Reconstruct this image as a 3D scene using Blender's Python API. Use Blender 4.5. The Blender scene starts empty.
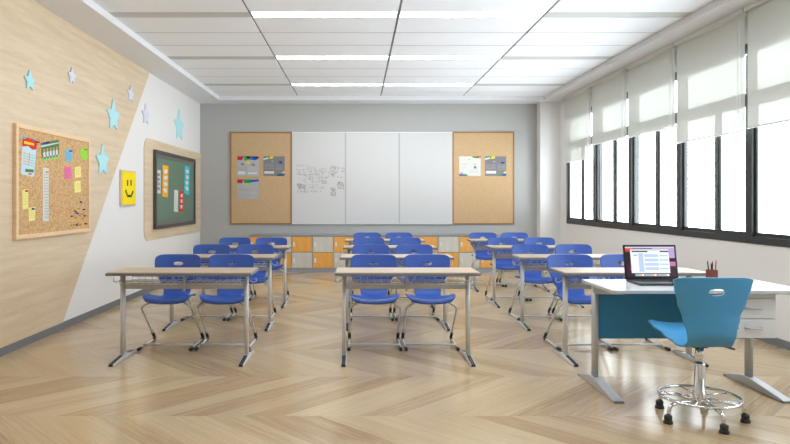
import bpy, bmesh, math, random
from mathutils import Vector, Matrix
S = bpy.context.scene
COL = S.collection
PI = math.pi

# ------------------------------------------------------------------ camera, world, light, exposure
CAMZ = 1.34; FPX = 640.0; VX = 358.0; VY = 200.7
cd = bpy.data.cameras.new('camera'); cam = bpy.data.objects.new('camera', cd); COL.objects.link(cam)
cam.location = (0, 0, CAMZ); cam.rotation_euler = (PI/2, 0, 0)
cd.sensor_width = 36; cd.lens = 36*FPX/790; cd.shift_x = (395-VX)/790; cd.shift_y = -(222-VY)/790
cd.clip_start = .05; cd.clip_end = 200
S.camera = cam
S.view_settings.view_transform = 'Standard'; S.view_settings.look = 'None'
S.view_settings.gamma = 1; S.view_settings.use_curve_mapping = False
S.view_settings.exposure = 0.13
w = bpy.data.worlds.new('sky'); S.world = w; w.use_nodes = True
bg = w.node_tree.nodes['Background']; bg.inputs['Color'].default_value = (.90, .95, 1, 1); bg.inputs['Strength'].default_value = 1.0
# overcast white sky above, stronger glow below the horizon added to brighten the ceiling
_n = w.node_tree.nodes; _l = w.node_tree.links
_tc = _n.new('ShaderNodeTexCoord'); _sx = _n.new('ShaderNodeSeparateXYZ'); _mr = _n.new('ShaderNodeMapRange')
_mr.inputs[1].default_value = -.12; _mr.inputs[2].default_value = .12; _mr.inputs[3].default_value = 15.0; _mr.inputs[4].default_value = 6.0
_l.new(_tc.outputs['Generated'], _sx.inputs[0]); _l.new(_sx.outputs[2], _mr.inputs[0]); _l.new(_mr.outputs[0], bg.inputs['Strength'])
S.cycles.use_denoising = True
S.cycles.max_bounces = 10; S.cycles.diffuse_bounces = 6; S.cycles.transparent_max_bounces = 24
S.cycles.caustics_reflective = False; S.cycles.caustics_refractive = False
S.cycles.sample_clamp_indirect = 6
LIGHT_E = 17          # ceiling strips
# portal over the window opening so the sky light is sampled well
pl = bpy.data.lights.new('window_portal', 'AREA'); pl.shape = 'RECTANGLE'; pl.size = 9.7; pl.size_y = 1.95
pl.cycles.is_portal = True
po = bpy.data.objects.new('window_portal', pl); COL.objects.link(po)
po.location = (4.3, 7.0, 1.92); po.rotation_euler = (PI/2, 0, PI/2)      # faces -X

# ------------------------------------------------------------------ materials
def lin(h):
    h = h.lstrip('#'); c = [int(h[i:i+2], 16)/255 for i in (0, 2, 4)]
    return tuple((x/12.92 if x <= .04045 else ((x+.055)/1.055)**2.4) for x in c)+(1,)
def mat(name, col, rough=.5, metal=0, spec=.5, noise=0, nscale=20, bump=0, emit=None, es=0, coat=0):
    m = bpy.data.materials.new(name); m.use_nodes = True; nt = m.node_tree; b = nt.nodes['Principled BSDF']
    c = lin(col)
    b.inputs['Base Color'].default_value = c; b.inputs['Roughness'].default_value = rough
    b.inputs['Metallic'].default_value = metal; b.inputs['Specular IOR Level'].default_value = spec
    b.inputs['Coat Weight'].default_value = coat
    if emit: b.inputs['Emission Color'].default_value = lin(emit); b.inputs['Emission Strength'].default_value = es
    if noise or bump:
        tc = nt.nodes.new('ShaderNodeTexCoord'); n = nt.nodes.new('ShaderNodeTexNoise'); n.inputs['Scale'].default_value = nscale
        n.inputs['Detail'].default_value = 4; nt.links.new(tc.outputs['Object'], n.inputs['Vector'])
        if noise:
            mx = nt.nodes.new('ShaderNodeMix'); mx.data_type = 'RGBA'
            mx.inputs[6].default_value = tuple(v*(1-noise) for v in c[:3])+(1,)
            mx.inputs[7].default_value = tuple(min(1, v*(1+noise)) for v in c[:3])+(1,)
            nt.links.new(n.outputs['Fac'], mx.inputs[0]); nt.links.new(mx.outputs[2], b.inputs['Base Color'])
        if bump:
            bp = nt.nodes.new('ShaderNodeBump'); bp.inputs['Strength'].default_value = bump; bp.inputs['Distance'].default_value = .002
            nt.links.new(n.outputs['Fac'], bp.inputs['Height']); nt.links.new(bp.outputs['Normal'], b.inputs['Normal'])
    return m
def wood(name, c0, c1, axis='Y', stretch=14, scale=9, rough=.45):
    m = mat(name, c0, rough); nt = m.node_tree; b = nt.nodes['Principled BSDF']
    tc = nt.nodes.new('ShaderNodeTexCoord'); mp = nt.nodes.new('ShaderNodeMapping')
    sc = [scale]*3; sc['XYZ'.index(axis)] = scale/stretch; mp.inputs['Scale'].default_value = sc
    n = nt.nodes.new('ShaderNodeTexNoise'); n.inputs['Scale'].default_value = 2.0; n.inputs['Detail'].default_value = 7; n.inputs['Roughness'].default_value = .6
    n2 = nt.nodes.new('ShaderNodeTexNoise'); n2.inputs['Scale'].default_value = 12.0; n2.inputs['Detail'].default_value = 3
    ad = nt.nodes.new('ShaderNodeMath'); ad.operation = 'MULTIPLY_ADD'; ad.inputs[1].default_value = .35
    r = nt.nodes.new('ShaderNodeValToRGB'); r.color_ramp.elements[0].position = .42; r.color_ramp.elements[1].position = .88
    r.color_ramp.elements[0].color = lin(c0); r.color_ramp.elements[1].color = lin(c1)
    L = nt.links.new
    L(tc.outputs['Object'], mp.inputs['Vector']); L(mp.outputs['Vector'], n.inputs['Vector']); L(mp.outputs['Vector'], n2.inputs['Vector'])
    L(n2.outputs['Fac'], ad.inputs[0]); L(n.outputs['Fac'], ad.inputs[2]); L(ad.outputs[0], r.inputs['Fac']); L(r.outputs['Color'], b.inputs['Base Color'])
    return m
def cork(name, c0, c1):
    m = mat(name, c0, .9, spec=.2); nt = m.node_tree; b = nt.nodes['Principled BSDF']
    tc = nt.nodes.new('ShaderNodeTexCoord'); v = nt.nodes.new('ShaderNodeTexVoronoi'); v.inputs['Scale'].default_value = 75
    r = nt.nodes.new('ShaderNodeValToRGB'); r.color_ramp.elements[0].color = lin(c0); r.color_ramp.elements[1].color = lin(c1)
    sp = nt.nodes.new('ShaderNodeSeparateColor')
    L = nt.links.new; L(tc.outputs['Object'], v.inputs['Vector']); L(v.outputs['Color'], sp.inputs[0]); L(sp.outputs[0], r.inputs['Fac']); L(r.outputs['Color'], b.inputs['Base Color'])
    return m
def fabric_mat():
    m = bpy.data.materials.new('blind_fabric'); m.use_nodes = True; nt = m.node_tree; nt.nodes.clear(); L = nt.links.new
    out = nt.nodes.new('ShaderNodeOutputMaterial'); t = nt.nodes.new('ShaderNodeBsdfTransparent'); d = nt.nodes.new('ShaderNodeBsdfDiffuse')
    tl = nt.nodes.new('ShaderNodeBsdfTranslucent'); m1 = nt.nodes.new('ShaderNodeMixShader'); m2 = nt.nodes.new('ShaderNodeMixShader')
    d.inputs['Color'].default_value = lin('#D6D9D3'); tl.inputs['Color'].default_value = lin('#D6D9D3'); t.inputs['Color'].default_value = lin('#F4F6EE')
    m1.inputs[0].default_value = .035; L(d.outputs[0], m1.inputs[1]); L(tl.outputs[0], m1.inputs[2])
    tc = nt.nodes.new('ShaderNodeTexCoord'); n = nt.nodes.new('ShaderNodeTexNoise'); n.inputs['Scale'].default_value = 300
    mr = nt.nodes.new('ShaderNodeMapRange'); mr.inputs[3].default_value = .90; mr.inputs[4].default_value = .93
    L(tc.outputs['Object'], n.inputs['Vector']); L(n.outputs['Fac'], mr.inputs[0]); L(mr.outputs[0], m2.inputs[0])
    L(t.outputs[0], m2.inputs[1]); L(m1.outputs[0], m2.inputs[2]); L(m2.outputs[0], out.inputs['Surface'])
    return m
def glass_mat():
    m = bpy.data.materials.new('window_glass'); m.use_nodes = True; nt = m.node_tree; nt.nodes.clear(); L = nt.links.new
    out = nt.nodes.new('ShaderNodeOutputMaterial'); t = nt.nodes.new('ShaderNodeBsdfTransparent'); g = nt.nodes.new('ShaderNodeBsdfGlossy')
    g.inputs['Roughness'].default_value = .02; mx = nt.nodes.new('ShaderNodeMixShader'); mx.inputs[0].default_value = .04
    t.inputs['Color'].default_value = (.95, .97, .97, 1)
    L(t.outputs[0], mx.inputs[1]); L(g.outputs[0], mx.inputs[2]); L(mx.outputs[0], out.inputs['Surface'])
    return m
def floor_mat():
    # broad chevron parquet, zig-zag bands running across the room
    m = mat('chevron_parquet', '#CDB291', .27, spec=.45); nt = m.node_tree; b = nt.nodes['Principled BSDF']; L = nt.links.new
    def M(op, a, c=None, d=None):
        n = nt.nodes.new('ShaderNodeMath'); n.operation = op
        for i, v in enumerate((a, c, d)):
            if v is None: continue
            if isinstance(v, (int, float)): n.inputs[i].default_value = v
            else: L(v, n.inputs[i])
        return n.outputs[0]
    g = nt.nodes.new('ShaderNodeNewGeometry'); sp = nt.nodes.new('ShaderNodeSeparateXYZ'); L(g.outputs['Position'], sp.inputs[0])
    X, Y = sp.outputs[0], sp.outputs[1]
    BW = .895; DX = .895; PW = .235
    v = M('DIVIDE', M('SUBTRACT', Y, 3.983-BW*20), BW)
    band = M('FLOOR', v); t = M('SUBTRACT', v, band)
    par = M('MODULO', band, 2.0)                      # 0: rises to the right with distance
    sgn = M('MULTIPLY_ADD', par, 2.0, -1.0)
    # shift = t*DX in even bands, (1-t)*DX in odd ones
    shift = M('ADD', M('MULTIPLY', M('MULTIPLY', t, DX), M('SUBTRACT', 1.0, par)), M('MULTIPLY', M('MULTIPLY', M('SUBTRACT', 1.0, t), DX), par))
    s = M('DIVIDE', M('SUBTRACT', X, shift), PW)
    idx = M('FLOOR', s); fr = M('SUBTRACT', s, idx)
    cx = nt.nodes.new('ShaderNodeCombineXYZ'); L(idx, cx.inputs[0]); L(band, cx.inputs[1])
    wn = nt.nodes.new('ShaderNodeTexWhiteNoise'); wn.noise_dimensions = '2D'; L(cx.outputs[0], wn.inputs['Vector'])
    # grain: stretched along the plank
    cg = nt.nodes.new('ShaderNodeCombineXYZ'); L(M('MULTIPLY', s, 5.0), cg.inputs[0]); L(M('MULTIPLY', v, 1.3), cg.inputs[1]); L(M('MULTIPLY', wn.outputs['Value'], 40.0), cg.inputs[2])
    n = nt.nodes.new('ShaderNodeTexNoise'); n.inputs['Scale'].default_value = 1.6; n.inputs['Detail'].default_value = 6; n.inputs['Roughness'].default_value = .62; n.inputs['Distortion'].default_value = .35
    L(cg.outputs[0], n.inputs['Vector'])
    ng = nt.nodes.new('ShaderNodeTexNoise'); ng.inputs['Scale'].default_value = 9.0; ng.inputs['Detail'].default_value = 3; L(cg.outputs[0], ng.inputs['Vector'])
    fac = M('ADD', M('MULTIPLY', M('SUBTRACT', ng.outputs['Fac'], .40), .40), M('ADD', M('MULTIPLY', wn.outputs['Value'], .38), M('MULTIPLY', n.outputs['Fac'], .75)))
    r = nt.nodes.new('ShaderNodeValToRGB'); e = r.color_ramp.elements
    e[0].position = .15; e[0].color = lin('#937A5B'); e[1].position = .92; e[1].color = lin('#C8B391')
    x = e.new(.42); x.color = lin('#AA8F6C'); x = e.new(.6); x.color = lin('#BBA481')
    L(fac, r.inputs['Fac'])
    # fine seams
    seam = M('LESS_THAN', M('MINIMUM', fr, M('SUBTRACT', 1.0, fr)), .008)
    mx = nt.nodes.new('ShaderNodeMix'); mx.data_type = 'RGBA'; L(M('MULTIPLY', seam, .22), mx.inputs[0]); L(r.outputs['Color'], mx.inputs[6]); mx.inputs[7].default_value = lin('#7A5E42')
    L(mx.outputs[2], b.inputs['Base Color'])
    rr = M('MULTIPLY_ADD', n.outputs['Fac'], .10, .13); L(rr, b.inputs['Roughness'])
    return m

M_white = mat('white_wall_paint', '#E6E5E4', .75, noise=.012, nscale=3)
M_grey = mat('grey_wall_paint', '#B4B5B3', .8, noise=.015, nscale=3)
M_soffit = mat('ceiling_plaster', '#E4E6EA', .8)
M_panel = mat('ceiling_panel_white', '#EFF3FA', .75, noise=.02, nscale=60)
M_joint = mat('ceiling_joint_grey', '#858585', .6)
M_slot = mat('slot_grey', '#C2C4C4', .6)
M_base = mat('baseboard_grey', '#74777B', .45)
M_wallwood = wood('light_oak_veneer', '#CDB799', '#E0CEB2', 'Y', 16, 9)
M_floor = floor_mat()
M_dark = mat('window_frame_charcoal', '#303132', .45)
M_fin = mat('outer_post_grey', '#4C4C4C', .6)
M_lightgrey = mat('window_gasket_light', '#C9C9C9', .5)
M_glass = glass_mat(); M_fabric = fabric_mat()
M_alu = mat('aluminium_rail', '#E3E5E3', .35, .3)
M_blue = mat('blue_plastic', '#2F55A8', .42, noise=.02, nscale=200)
M_teal = mat('teal_plastic', '#4999CA', .38)
M_tealpanel = mat('teal_board', '#2E88B8', .5)
M_steel = mat('powder_coated_steel', '#D0D2D4', .35, .15)
M_steel2 = mat('satin_grey_steel', '#BABCBF', .35, .3)
M_chrome = mat('chrome', '#E6E8EA', .08, 1)
M_black = mat('black_rubber', '#242628', .5)
M_desktop = wood('desk_laminate', '#B7A189', '#C3B099', 'X', 10, 14, .35)
M_edge = mat('grey_edge_band', '#74777A', .5)
M_orange = wood('amber_wood_door', '#DE9C42', '#EBB25C', 'Z', 6, 10, .5)
M_lockgrey = wood('pale_grey_door', '#C6C4BC', '#D5D3CC', 'Z', 6, 10, .5)
M_locker = mat('locker_steel_blue_grey', '#9AA1AB', .5)
M_cork1 = cork('cork_fine', '#C3A37C', '#CCAE88'); M_cork2 = cork('cork_coarse', '#B98D5C', '#DDBB8E')
M_brown = mat('brown_frame_wood', '#A2764F', .5)
M_pine = wood('pale_pine_frame', '#E2BE92', '#F0D2AA', 'Y', 8, 12, .5)
M_wb = mat('whiteboard_enamel', '#D4D4D4', .22, spec=.5)
M_wbline = mat('whiteboard_seam', '#AEAEAE', .4)
M_ink = mat('marker_ink_grey', '#858585', .6); M_inkd = mat('ink_black', '#1E1E1E', .6)
M_green = mat('chalkboard_green', '#637D6C', .55, noise=.06, nscale=4)
M_chframe = mat('chalkboard_frame_charcoal', '#4A4846', .45)
M_cyan = mat('star_cyan', '#B0E4EC', .5); M_lav = mat('star_lavender_white', '#D6DAEC', .5)
def flat(n, c, **k): return mat(n, c, .65, spec=.3, **k)
P = {k: flat('paper_'+k, c) for k, c in dict(white='#D9D9D6', yellow='#F0E68A', lime='#8EE22E', pink='#EB6AA8', blue='#79BBDD', skyblue='#BFE0EA', red='#D8301F',
     gold='#F0A81A', cyan='#28C2D2', grey='#B4B4B7', darkgrey='#828084', green='#1E9A62', royal='#2458C8', navy='#303A9A', crimson='#C3283C', sun='#F4D414', orange='#EE8A2A',
     leaf='#5C7A44', skin='#C59A80', purple='#8A62B8', tan='#C9A98C', smile='#F7DC08').items()}
M_lapb = mat('laptop_black', '#17181A', .3); M_lapalu = mat('laptop_aluminium', '#4A4C50', .35, .6)
def screen(n, c, s=.85): return mat(n, '#050505', .25, emit=c, es=s)
M_penbox = wood('reddish_pen_box_wood', '#6A2C1E', '#82402C', 'Z', 6, 30, .45)
M_deskwhite = mat('white_desk_laminate', '#C8CACD', .3); M_drawer = mat('drawer_white', '#DCDDDE', .4)
M_diff = mat('light_diffuser', '#FFFFFF', .5, emit='#F4F9FF', es=LIGHT_E)

# ------------------------------------------------------------------ helpers
class MB:
    def __init__(s): s.v = []; s.f = []; s.m = []; s.sm = []; s.mi = 0
    def add(s, vs, fs, smooth=False):
        o = len(s.v); s.v += [tuple(v) for v in vs]
        for f in fs: s.f.append([i+o for i in f]); s.m.append(s.mi); s.sm.append(smooth)
        return s
    def box(s, x0, x1, y0, y1, z0, z1):
        vs = [(x, y, z) for x in (x0, x1) for y in (y0, y1) for z in (z0, z1)]
        return s.add(vs, [(0, 1, 3, 2), (4, 6, 7, 5), (0, 4, 5, 1), (2, 3, 7, 6), (0, 2, 6, 4), (1, 5, 7, 3)])
    def prism(s, pts, axis, a, b, smooth=False):
        # pts: 2D polygon; axis 'x': (y,z), 'y': (x,z), 'z': (x,y); extruded a..b
        def P3(p, t): return {'x': (t, p[0], p[1]), 'y': (p[0], t, p[1]), 'z': (p[0], p[1], t)}[axis]
        n = len(pts); vs = [P3(p, a) for p in pts]+[P3(p, b) for p in pts]
        s.add(vs, [list(range(n)), list(range(2*n-1, n-1, -1))])
        o = len(s.v)-2*n
        for i in range(n): s.f.append([o+i, o+(i+1) % n, o+n+(i+1) % n, o+n+i]); s.m.append(s.mi); s.sm.append(smooth)
        return s
    def tube(s, pts, r, n=8, closed=False, caps=True):
        pts = [Vector(p) for p in pts]; N = len(pts); rs = r if isinstance(r, (list, tuple)) else [r]*N
        tang = []
        for i in range(N):
            if closed: d = pts[(i+1) % N]-pts[i-1]
            else: d = pts[min(i+1, N-1)]-pts[max(i-1, 0)]
            tang.append(d.normalized())
        up = Vector((0, 0, 1)) if abs(tang[0].z) < .9 else Vector((1, 0, 0))
        u = (up-tang[0]*up.dot(tang[0])).normalized(); vs = []
        for i in range(N):
            u = (u-tang[i]*u.dot(tang[i])).normalized(); w_ = tang[i].cross(u)
            for k in range(n):
                a = 2*PI*k/n; vs.append(pts[i]+(u*math.cos(a)+w_*math.sin(a))*rs[i])
        fs = []
        for i in range(N if closed else N-1):
            j = (i+1) % N
            for k in range(n): fs.append((i*n+k, i*n+(k+1) % n, j*n+(k+1) % n, j*n+k))
        s.add(vs, fs, True)
        if caps and not closed:
            o = len(s.v)-N*n
            s.f.append([o+k for k in range(n-1, -1, -1)]); s.m.append(s.mi); s.sm.append(False)
            s.f.append([o+(N-1)*n+k for k in range(n)]); s.m.append(s.mi); s.sm.append(False)
        return s
    def lathe(s, prof, c=(0, 0, 0), n=24):
        vs = []; N = len(prof)
        for r, z in prof:
            for k in range(n):
                a = 2*PI*k/n; vs.append((c[0]+r*math.cos(a), c[1]+r*math.sin(a), c[2]+z))
        fs = [(i*n+k, i*n+(k+1) % n, (i+1)*n+(k+1) % n, (i+1)*n+k) for i in range(N-1) for k in range(n)]
        s.add(vs, fs, True); o = len(s.v)-N*n
        s.f.append([o+k for k in range(n-1, -1, -1)]); s.m.append(s.mi); s.sm.append(False)
        s.f.append([o+(N-1)*n+k for k in range(n)]); s.m.append(s.mi); s.sm.append(False)
        return s
    def build(s, name, mats, parent=None, bevel=0, seg=2, kind=None):
        me = bpy.data.meshes.new(name); me.from_pydata(s.v, [], s.f)
        mats = mats if isinstance(mats, (list, tuple)) else [mats]
        for m in mats: me.materials.append(m)
        for p, mi, sm in zip(me.polygons, s.m, s.sm): p.material_index = mi; p.use_smooth = sm
        bm = bmesh.new(); bm.from_mesh(me); bmesh.ops.recalc_face_normals(bm, faces=bm.faces); bm.to_mesh(me); bm.free()
        o = bpy.data.objects.new(name, me); COL.objects.link(o)
        if parent: o.parent = parent
        if bevel:
            b = o.modifiers.new('bevel', 'BEVEL'); b.width = bevel; b.segments = seg; b.limit_method = 'ANGLE'; b.angle_limit = math.radians(40)
        if kind: o['kind'] = kind
        return o
def fillet(pts, r, seg=5):
    pts = [Vector(p) for p in pts]; out = [pts[0]]
    rr = r if isinstance(r, (list, tuple)) else [r]*len(pts)
    for i in range(1, len(pts)-1):
        a, b, c = pts[i-1], pts[i], pts[i+1]; d1 = (a-b); d2 = (c-b)
        q = min(rr[i], d1.length*.48, d2.length*.48); p0 = b+d1.normalized()*q; p1 = b+d2.normalized()*q
        for k in range(seg+1):
            t = k/seg; out.append(p0*(1-t)**2+b*2*t*(1-t)+p1*t*t)
    out.append(pts[-1]); return out
def tag(o, label=None, cat=None, group=None, kind=None):
    if label: o['label'] = label
    if cat: o['category'] = cat
    if group: o['group'] = group
    if kind: o['kind'] = kind
    return o
def empty(name, loc, label, cat, group=None, rz=0):
    o = bpy.data.objects.new(name, None); COL.objects.link(o); o.location = loc; o.rotation_euler = (0, 0, rz); o.empty_display_size = .1
    return tag(o, label, cat, group)
def children_of(o): return [c for c in COL.objects if c.parent == o]
def copy_tree(o, parent=None, tree=None):
    if tree is None:
        tree = {}
        for c in COL.objects:
            if c.parent: tree.setdefault(c.parent.name, []).append(c)
    c = o.copy(); COL.objects.link(c); c.parent = parent
    for ch in tree.get(o.name, []): copy_tree(ch, c, tree)
    return c
def struct(mb, name, m, parent=None, bevel=0): return mb.build(name, m, parent, bevel, kind='structure')

XL, XR, YB, YF = -3.08, 3.87, 12.48, -1.3      # room
ZC, ZS = CAMZ+1.965, CAMZ+1.89                   # ceiling panels, soffit
def LW(x, y, px=XL):       # point of a plane X = px along the left wall seen at image x, y -> (depth, height)
    D = FPX*-px/(VX-x); return D, CAMZ+(VY-y)*D/FPX
def BW(x, y, D=YB): return (x-VX)*D/FPX, CAMZ+(VY-y)*D/FPX

# ------------------------------------------------------------------ room shell
struct(MB().box(XL-.2, XR+.3, YF-.2, YB+.2, -.1, 0), 'floor', M_floor)
wl = struct(MB().box(XL-.2, XL, YF, YB, 0, 3.6), 'wall_left', M_white)
struct(MB().box(XL-.2, XR+.25, YB, YB+.2, 0, 3.6), 'wall_back', M_grey)
struct(MB().box(XL-.2, XR+.25, YF-.2, YF, 0, 3.6), 'wall_front', M_white)
WY0, WY1, WZ0, WZ1 = -.66, 11.85, .92, 2.90     # window opening
U = 1.385; NU = 7; WY0 = WY1-NU*U
wr = MB(); wr.box(XR, XR+.25, YF, YB, 0, WZ0); wr.box(XR, XR+.25, YF, YB, WZ1, 3.6)
wr.box(XR, XR+.25, WY1, YB, WZ0, WZ1); wr.box(XR, XR+.25, YF, WY0, WZ0, WZ1)
struct(wr, 'wall_right', M_white)
struct(MB().box(3.486, XR, 12.24, YB, 0, ZS), 'trim_2', M_white)         # corner pillar
# ceiling: soffit ring and recessed field
RX0, RX1, RY1 = -2.61, 3.50, 12.03
cs = MB(); cs.box(XL, RX0, YF, YB, ZS, 3.6); cs.box(RX1, XR, YF, YB, ZS, 3.6); cs.box(RX0, RX1, RY1, YB, ZS, 3.6); cs.box(RX0, RX1, YF, -.9, ZS, 3.6)
cs.box(RX0, RX1, -.9, RY1, ZC+.03, 3.6)
ceil = struct(cs, 'ceiling', [M_soffit])
cols = [RX0, -1.136, .428, 1.973, RX1]
cp = MB(); sl = MB(); Y0 = 6.67; PER = 2.043; g = .011
light_rows = []
k = -3
while True:
    y = Y0+k*PER
    if y > RY1: break
    ys = [y+.20, y+.82, y+1.43, y+PER]
    for i in range(4):
        x0, x1 = cols[i]+(.012 if i else 0), cols[i+1]-(.012 if i < 3 else 0)
        for j in range(3):
            a, b = ys[j]+g*(j > 0), ys[j+1]-g*(j < 2)
            a, b = max(a, -.9), min(b, RY1)
            if b > a: cp.box(x0, x1, a, b, ZC, ZC+.02)
        if i in (0, 3) and y > -.9: sl.box(x0, x1, y+.012, y+.19, ZC+.004, ZC+.028)
    if y > 2: light_rows.append(y)
    k += 1
struct(cp, 'ceiling_panels', M_panel, ceil)
struct(sl, 'recessed_slots', M_slot, ceil)
br = MB()
for x in cols[1:4]: br.box(x-.011, x+.011, -.9, RY1, ZC+.012, ZC+.029)
for y in light_rows+[light_rows[0]-PER]:
    for q in (y+.82, y+1.43):
        if q < RY1: br.box(RX0, RX1, q-.010, q+.010, ZC+.002, ZC+.021)
struct(br, 'ceiling_joints', M_joint, ceil)
ordr = ['nearest the camera', 'second from the camera', 'third from the camera', 'fourth from the camera', 'second from the back wall', 'nearest the back wall']
for n, y in enumerate(light_rows):
    for ci in (1, 2):
        x0, x1 = cols[ci]+.014, cols[ci+1]-.014
        vis = len(light_rows)-n
        pos = {3: 'nearest row in view', 2: 'middle row', 1: 'row nearest the grey back wall'}.get(vis, 'row %s' % ordr[n])
        e = empty('ceiling_light', ((x0+x1)/2, y+.1, ZC), 'white ceiling light strip, %s of the pair, %s' % ('left' if ci == 1 else 'right', pos), 'ceiling light', 'white light strips in the panelled ceiling')
        h = (x1-x0)/2
        f = MB(); f.box(-h, h, -.098, -.09, .004, .028); f.box(-h, h, .09, .098, .004, .028); f.box(-h, -h+.008, -.09, .09, .004, .028); f.box(h-.008, h, -.09, .09, .004, .028); f.build('housing', M_alu, e)
        MB().box(-h+.008, h-.008, -.080, .082, .003, .02).build('diffuser', M_diff, e)
# baseboards
struct(MB().box(XL, XL+.012, YF, YB, 0, .075), 'baseboard_left', M_base)
struct(MB().box(XR-.012, XR, YF, 12.24, 0, .075), 'baseboard_right', M_base)
b = MB().box(XL+.012, -2.06, YB-.012, YB, 0, .075); b.box(2.74, 3.486, YB-.012, YB, 0, .075); struct(b, 'baseboard_back', M_base)
# wood veneer on the left wall
struct(MB().prism([(YF, .075), (6.657, .075), (9.43, ZS), (YF, ZS)], 'x', XL, XL+.012), 'trim_1', M_wallwood)
def rrect(y0, y1, z0, z1, r, left=True, right=True, n=8):
    pts = []
    for (cy, cz, a0, on) in ((y0, z0, PI, left), (y1, z0, 1.5*PI, right), (y1, z1, 0, right), (y0, z1, .5*PI, left)):
        if not on: pts.append((cy, cz)); continue
        sx = cy+r if cy == y0 else cy-r; sz = cz+r if cz == z0 else cz-r
        for k in range(n+1): a = a0+.5*PI*k/n; pts.append((sx+r*math.cos(a), sz+r*math.sin(a)))
    return pts
struct(MB().prism(rrect(9.19, YB, .75, 2.255, .17, True, False), 'x', XL, XL+.014), 'trim_3', M_wallwood)

# ------------------------------------------------------------------ windows (right wall)
def window(n, y0):
    e = bpy.data.objects.new('window_%d' % n, None); COL.objects.link(e); e.location = (XR, y0, WZ0); e['kind'] = 'structure'
    H = WZ1-WZ0; T0, T1 = 2.31-WZ0, 2.41-WZ0
    f = MB(); xa, xb = -.012, .045
    f.box(xa, xb, 0, .036, 0, H); f.box(xa, xb, U-.036, U, 0, H); f.box(xa, xb, .036, U-.036, 0, .07); f.box(xa, xb, .036, U-.036, H-.10, H)
    f.box(xa, xb, .036, U-.036, T0, T1)
    f.build('window_frame', M_dark, e, .003, 1, kind='structure')
    m = U*.43
    for (a, b, xs) in ((.036, m+.03, -.006), (m-.03, U-.036, .018)):
        s_ = MB(); w_ = .034
        s_.box(xs, xs+.023, a, a+w_, .07, T0); s_.box(xs, xs+.023, b-w_, b, .07, T0); s_.box(xs, xs+.023, a+w_, b-w_, .07, .07+.04); s_.box(xs, xs+.023, a+w_, b-w_, T0-.035, T0)
        sash = s_.build('window_sash', M_dark, e, .002, 1, kind='structure')
        MB().box(xs+.008, xs+.014, a+w_, b-w_, .11, T0-.035).build('window_pane', M_glass, sash, kind='structure')
    MB().box(.03, .036, .036, U-.036, T1, H-.10).build('window_pane', M_glass, e, kind='structure')
    MB().box(.19, .245, .28, .40, 0, H).build('outer_post', M_fin, e, kind='structure')
    return e
for n in range(NU): window(n+1, WY1-(n+1)*U)

# ------------------------------------------------------------------ roller blinds
names = ['hanging lowest beside the corner pillar', 'second from the corner pillar, hanging shorter', 'third from the corner pillar, above the narrow panes', 'fourth from the corner pillar, hanging longer', 'nearest the camera on the right edge, hanging longer']
xb = 3.80
for i in range(5):
    y1 = 11.79-i*1.384; y0 = y1-1.384+.02; zb = [2.03, 2.235, 2.22, 2.02, 2.04, 2.04, 2.04][i]
    lab = 'sheer off-white roller blind '+(names[i] if i < 5 else 'close to the camera, beyond the right edge')
    e = empty('roller_blind', (xb, (y0+y1)/2, zb), lab, 'blind', 'roller blinds along the windows')
    h = (y1-y0)/2; top = ZS-zb
    r = MB(); r.tube([(.012, -h, top-.035), (.012, h, top-.035)], .026, 14); r.build('roller_tube', M_alu, e)
    r = MB(); r.box(-.03, .05, -h, -h+.01, top-.07, top-.002); r.box(-.03, .05, h-.01, h, top-.07, top-.002); r.box(-.032, -.026, -h, h, top-.045, top-.002); r.build('headrail', M_alu, e)
    MB().add([(0, -h+.012, .01), (0, h-.012, .01), (0, h-.012, top-.05), (0, -h+.012, top-.05)], [(0, 1, 2, 3)]).build('fabric', M_fabric, e)      # one layer of woven cloth
    MB().tube([(0, -h+.012, .008), (0, h-.012, .008)], .008, 8).build('bottom_rail', M_alu, e)
    lo = top-1.02
    ch = fillet([(-.035, -h+.03, top-.04), (-.04, -h+.03, lo), (-.04, -h+.075, lo), (-.035, -h+.075, top-.04)], .022, 4)
    MB().tube(ch, .0035, 6).build('pull_chain', M_alu, e)

# ------------------------------------------------------------------ back wall boards
def back_item(name, m, x0, y0, x1, y1, t, label, cat, depth0=YB, bevel=0):
    pass
bx0, bz1 = BW(230.5, 132); bx1, bz0 = BW(514, 224.2)
c1 = BW(292, 0)[0]; c2 = BW(452.3, 0)[0]; w1 = BW(345.5, 0)[0]; w2 = BW(399.2, 0)[0]
def cork_board(x0, x1, label):
    e = empty('cork_board', ((x0+x1)/2, YB, bz0), label, 'cork board', None); h = (x1-x0)/2; H = bz1-bz0; t = .025
    f = MB(); f.box(-h, -h+t, -.03, 0, 0, H); f.box(h-t, h, -.03, 0, 0, H); f.box(-h+t, h-t, -.03, 0, 0, t); f.box(-h+t, h-t, -.03, 0, H-t, H); f.build('frame', M_brown, e, .003, 1)
    MB().box(-h+t, h-t, -.02, 0, t, H-t).build('cork_panel', M_cork1, e)
cork_board(bx0, c1, 'tall brown framed cork board on the back wall, left of the whiteboard')
cork_board(c2, bx1, 'tall brown framed cork board on the back wall, right of the whiteboard')
e = empty('whiteboard', ((c1+c2)/2, YB-.003, bz0), 'wide white marker board in three panels on the grey back wall', 'whiteboard')
ox = (c1+c2)/2
for a, b in ((c1, w1), (w1, w2), (w2, c2)):
    MB().box(a-ox+.003, b-ox-.003, -.028, 0, .02, bz1-bz0-.02).build('board_panel', M_wb, e, .002, 1)
for q in (0, bz1-bz0-.02): MB().box(c1-ox, c2-ox, -.034, 0, q, q+.02).build('edge_trim', M_alu, e)
for q in (w1, w2): MB().box(q-ox-.012, q-ox+.012, -.031, -.029, .02, bz1-bz0-.02).build('seam_strip', M_wbline, e)
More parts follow.
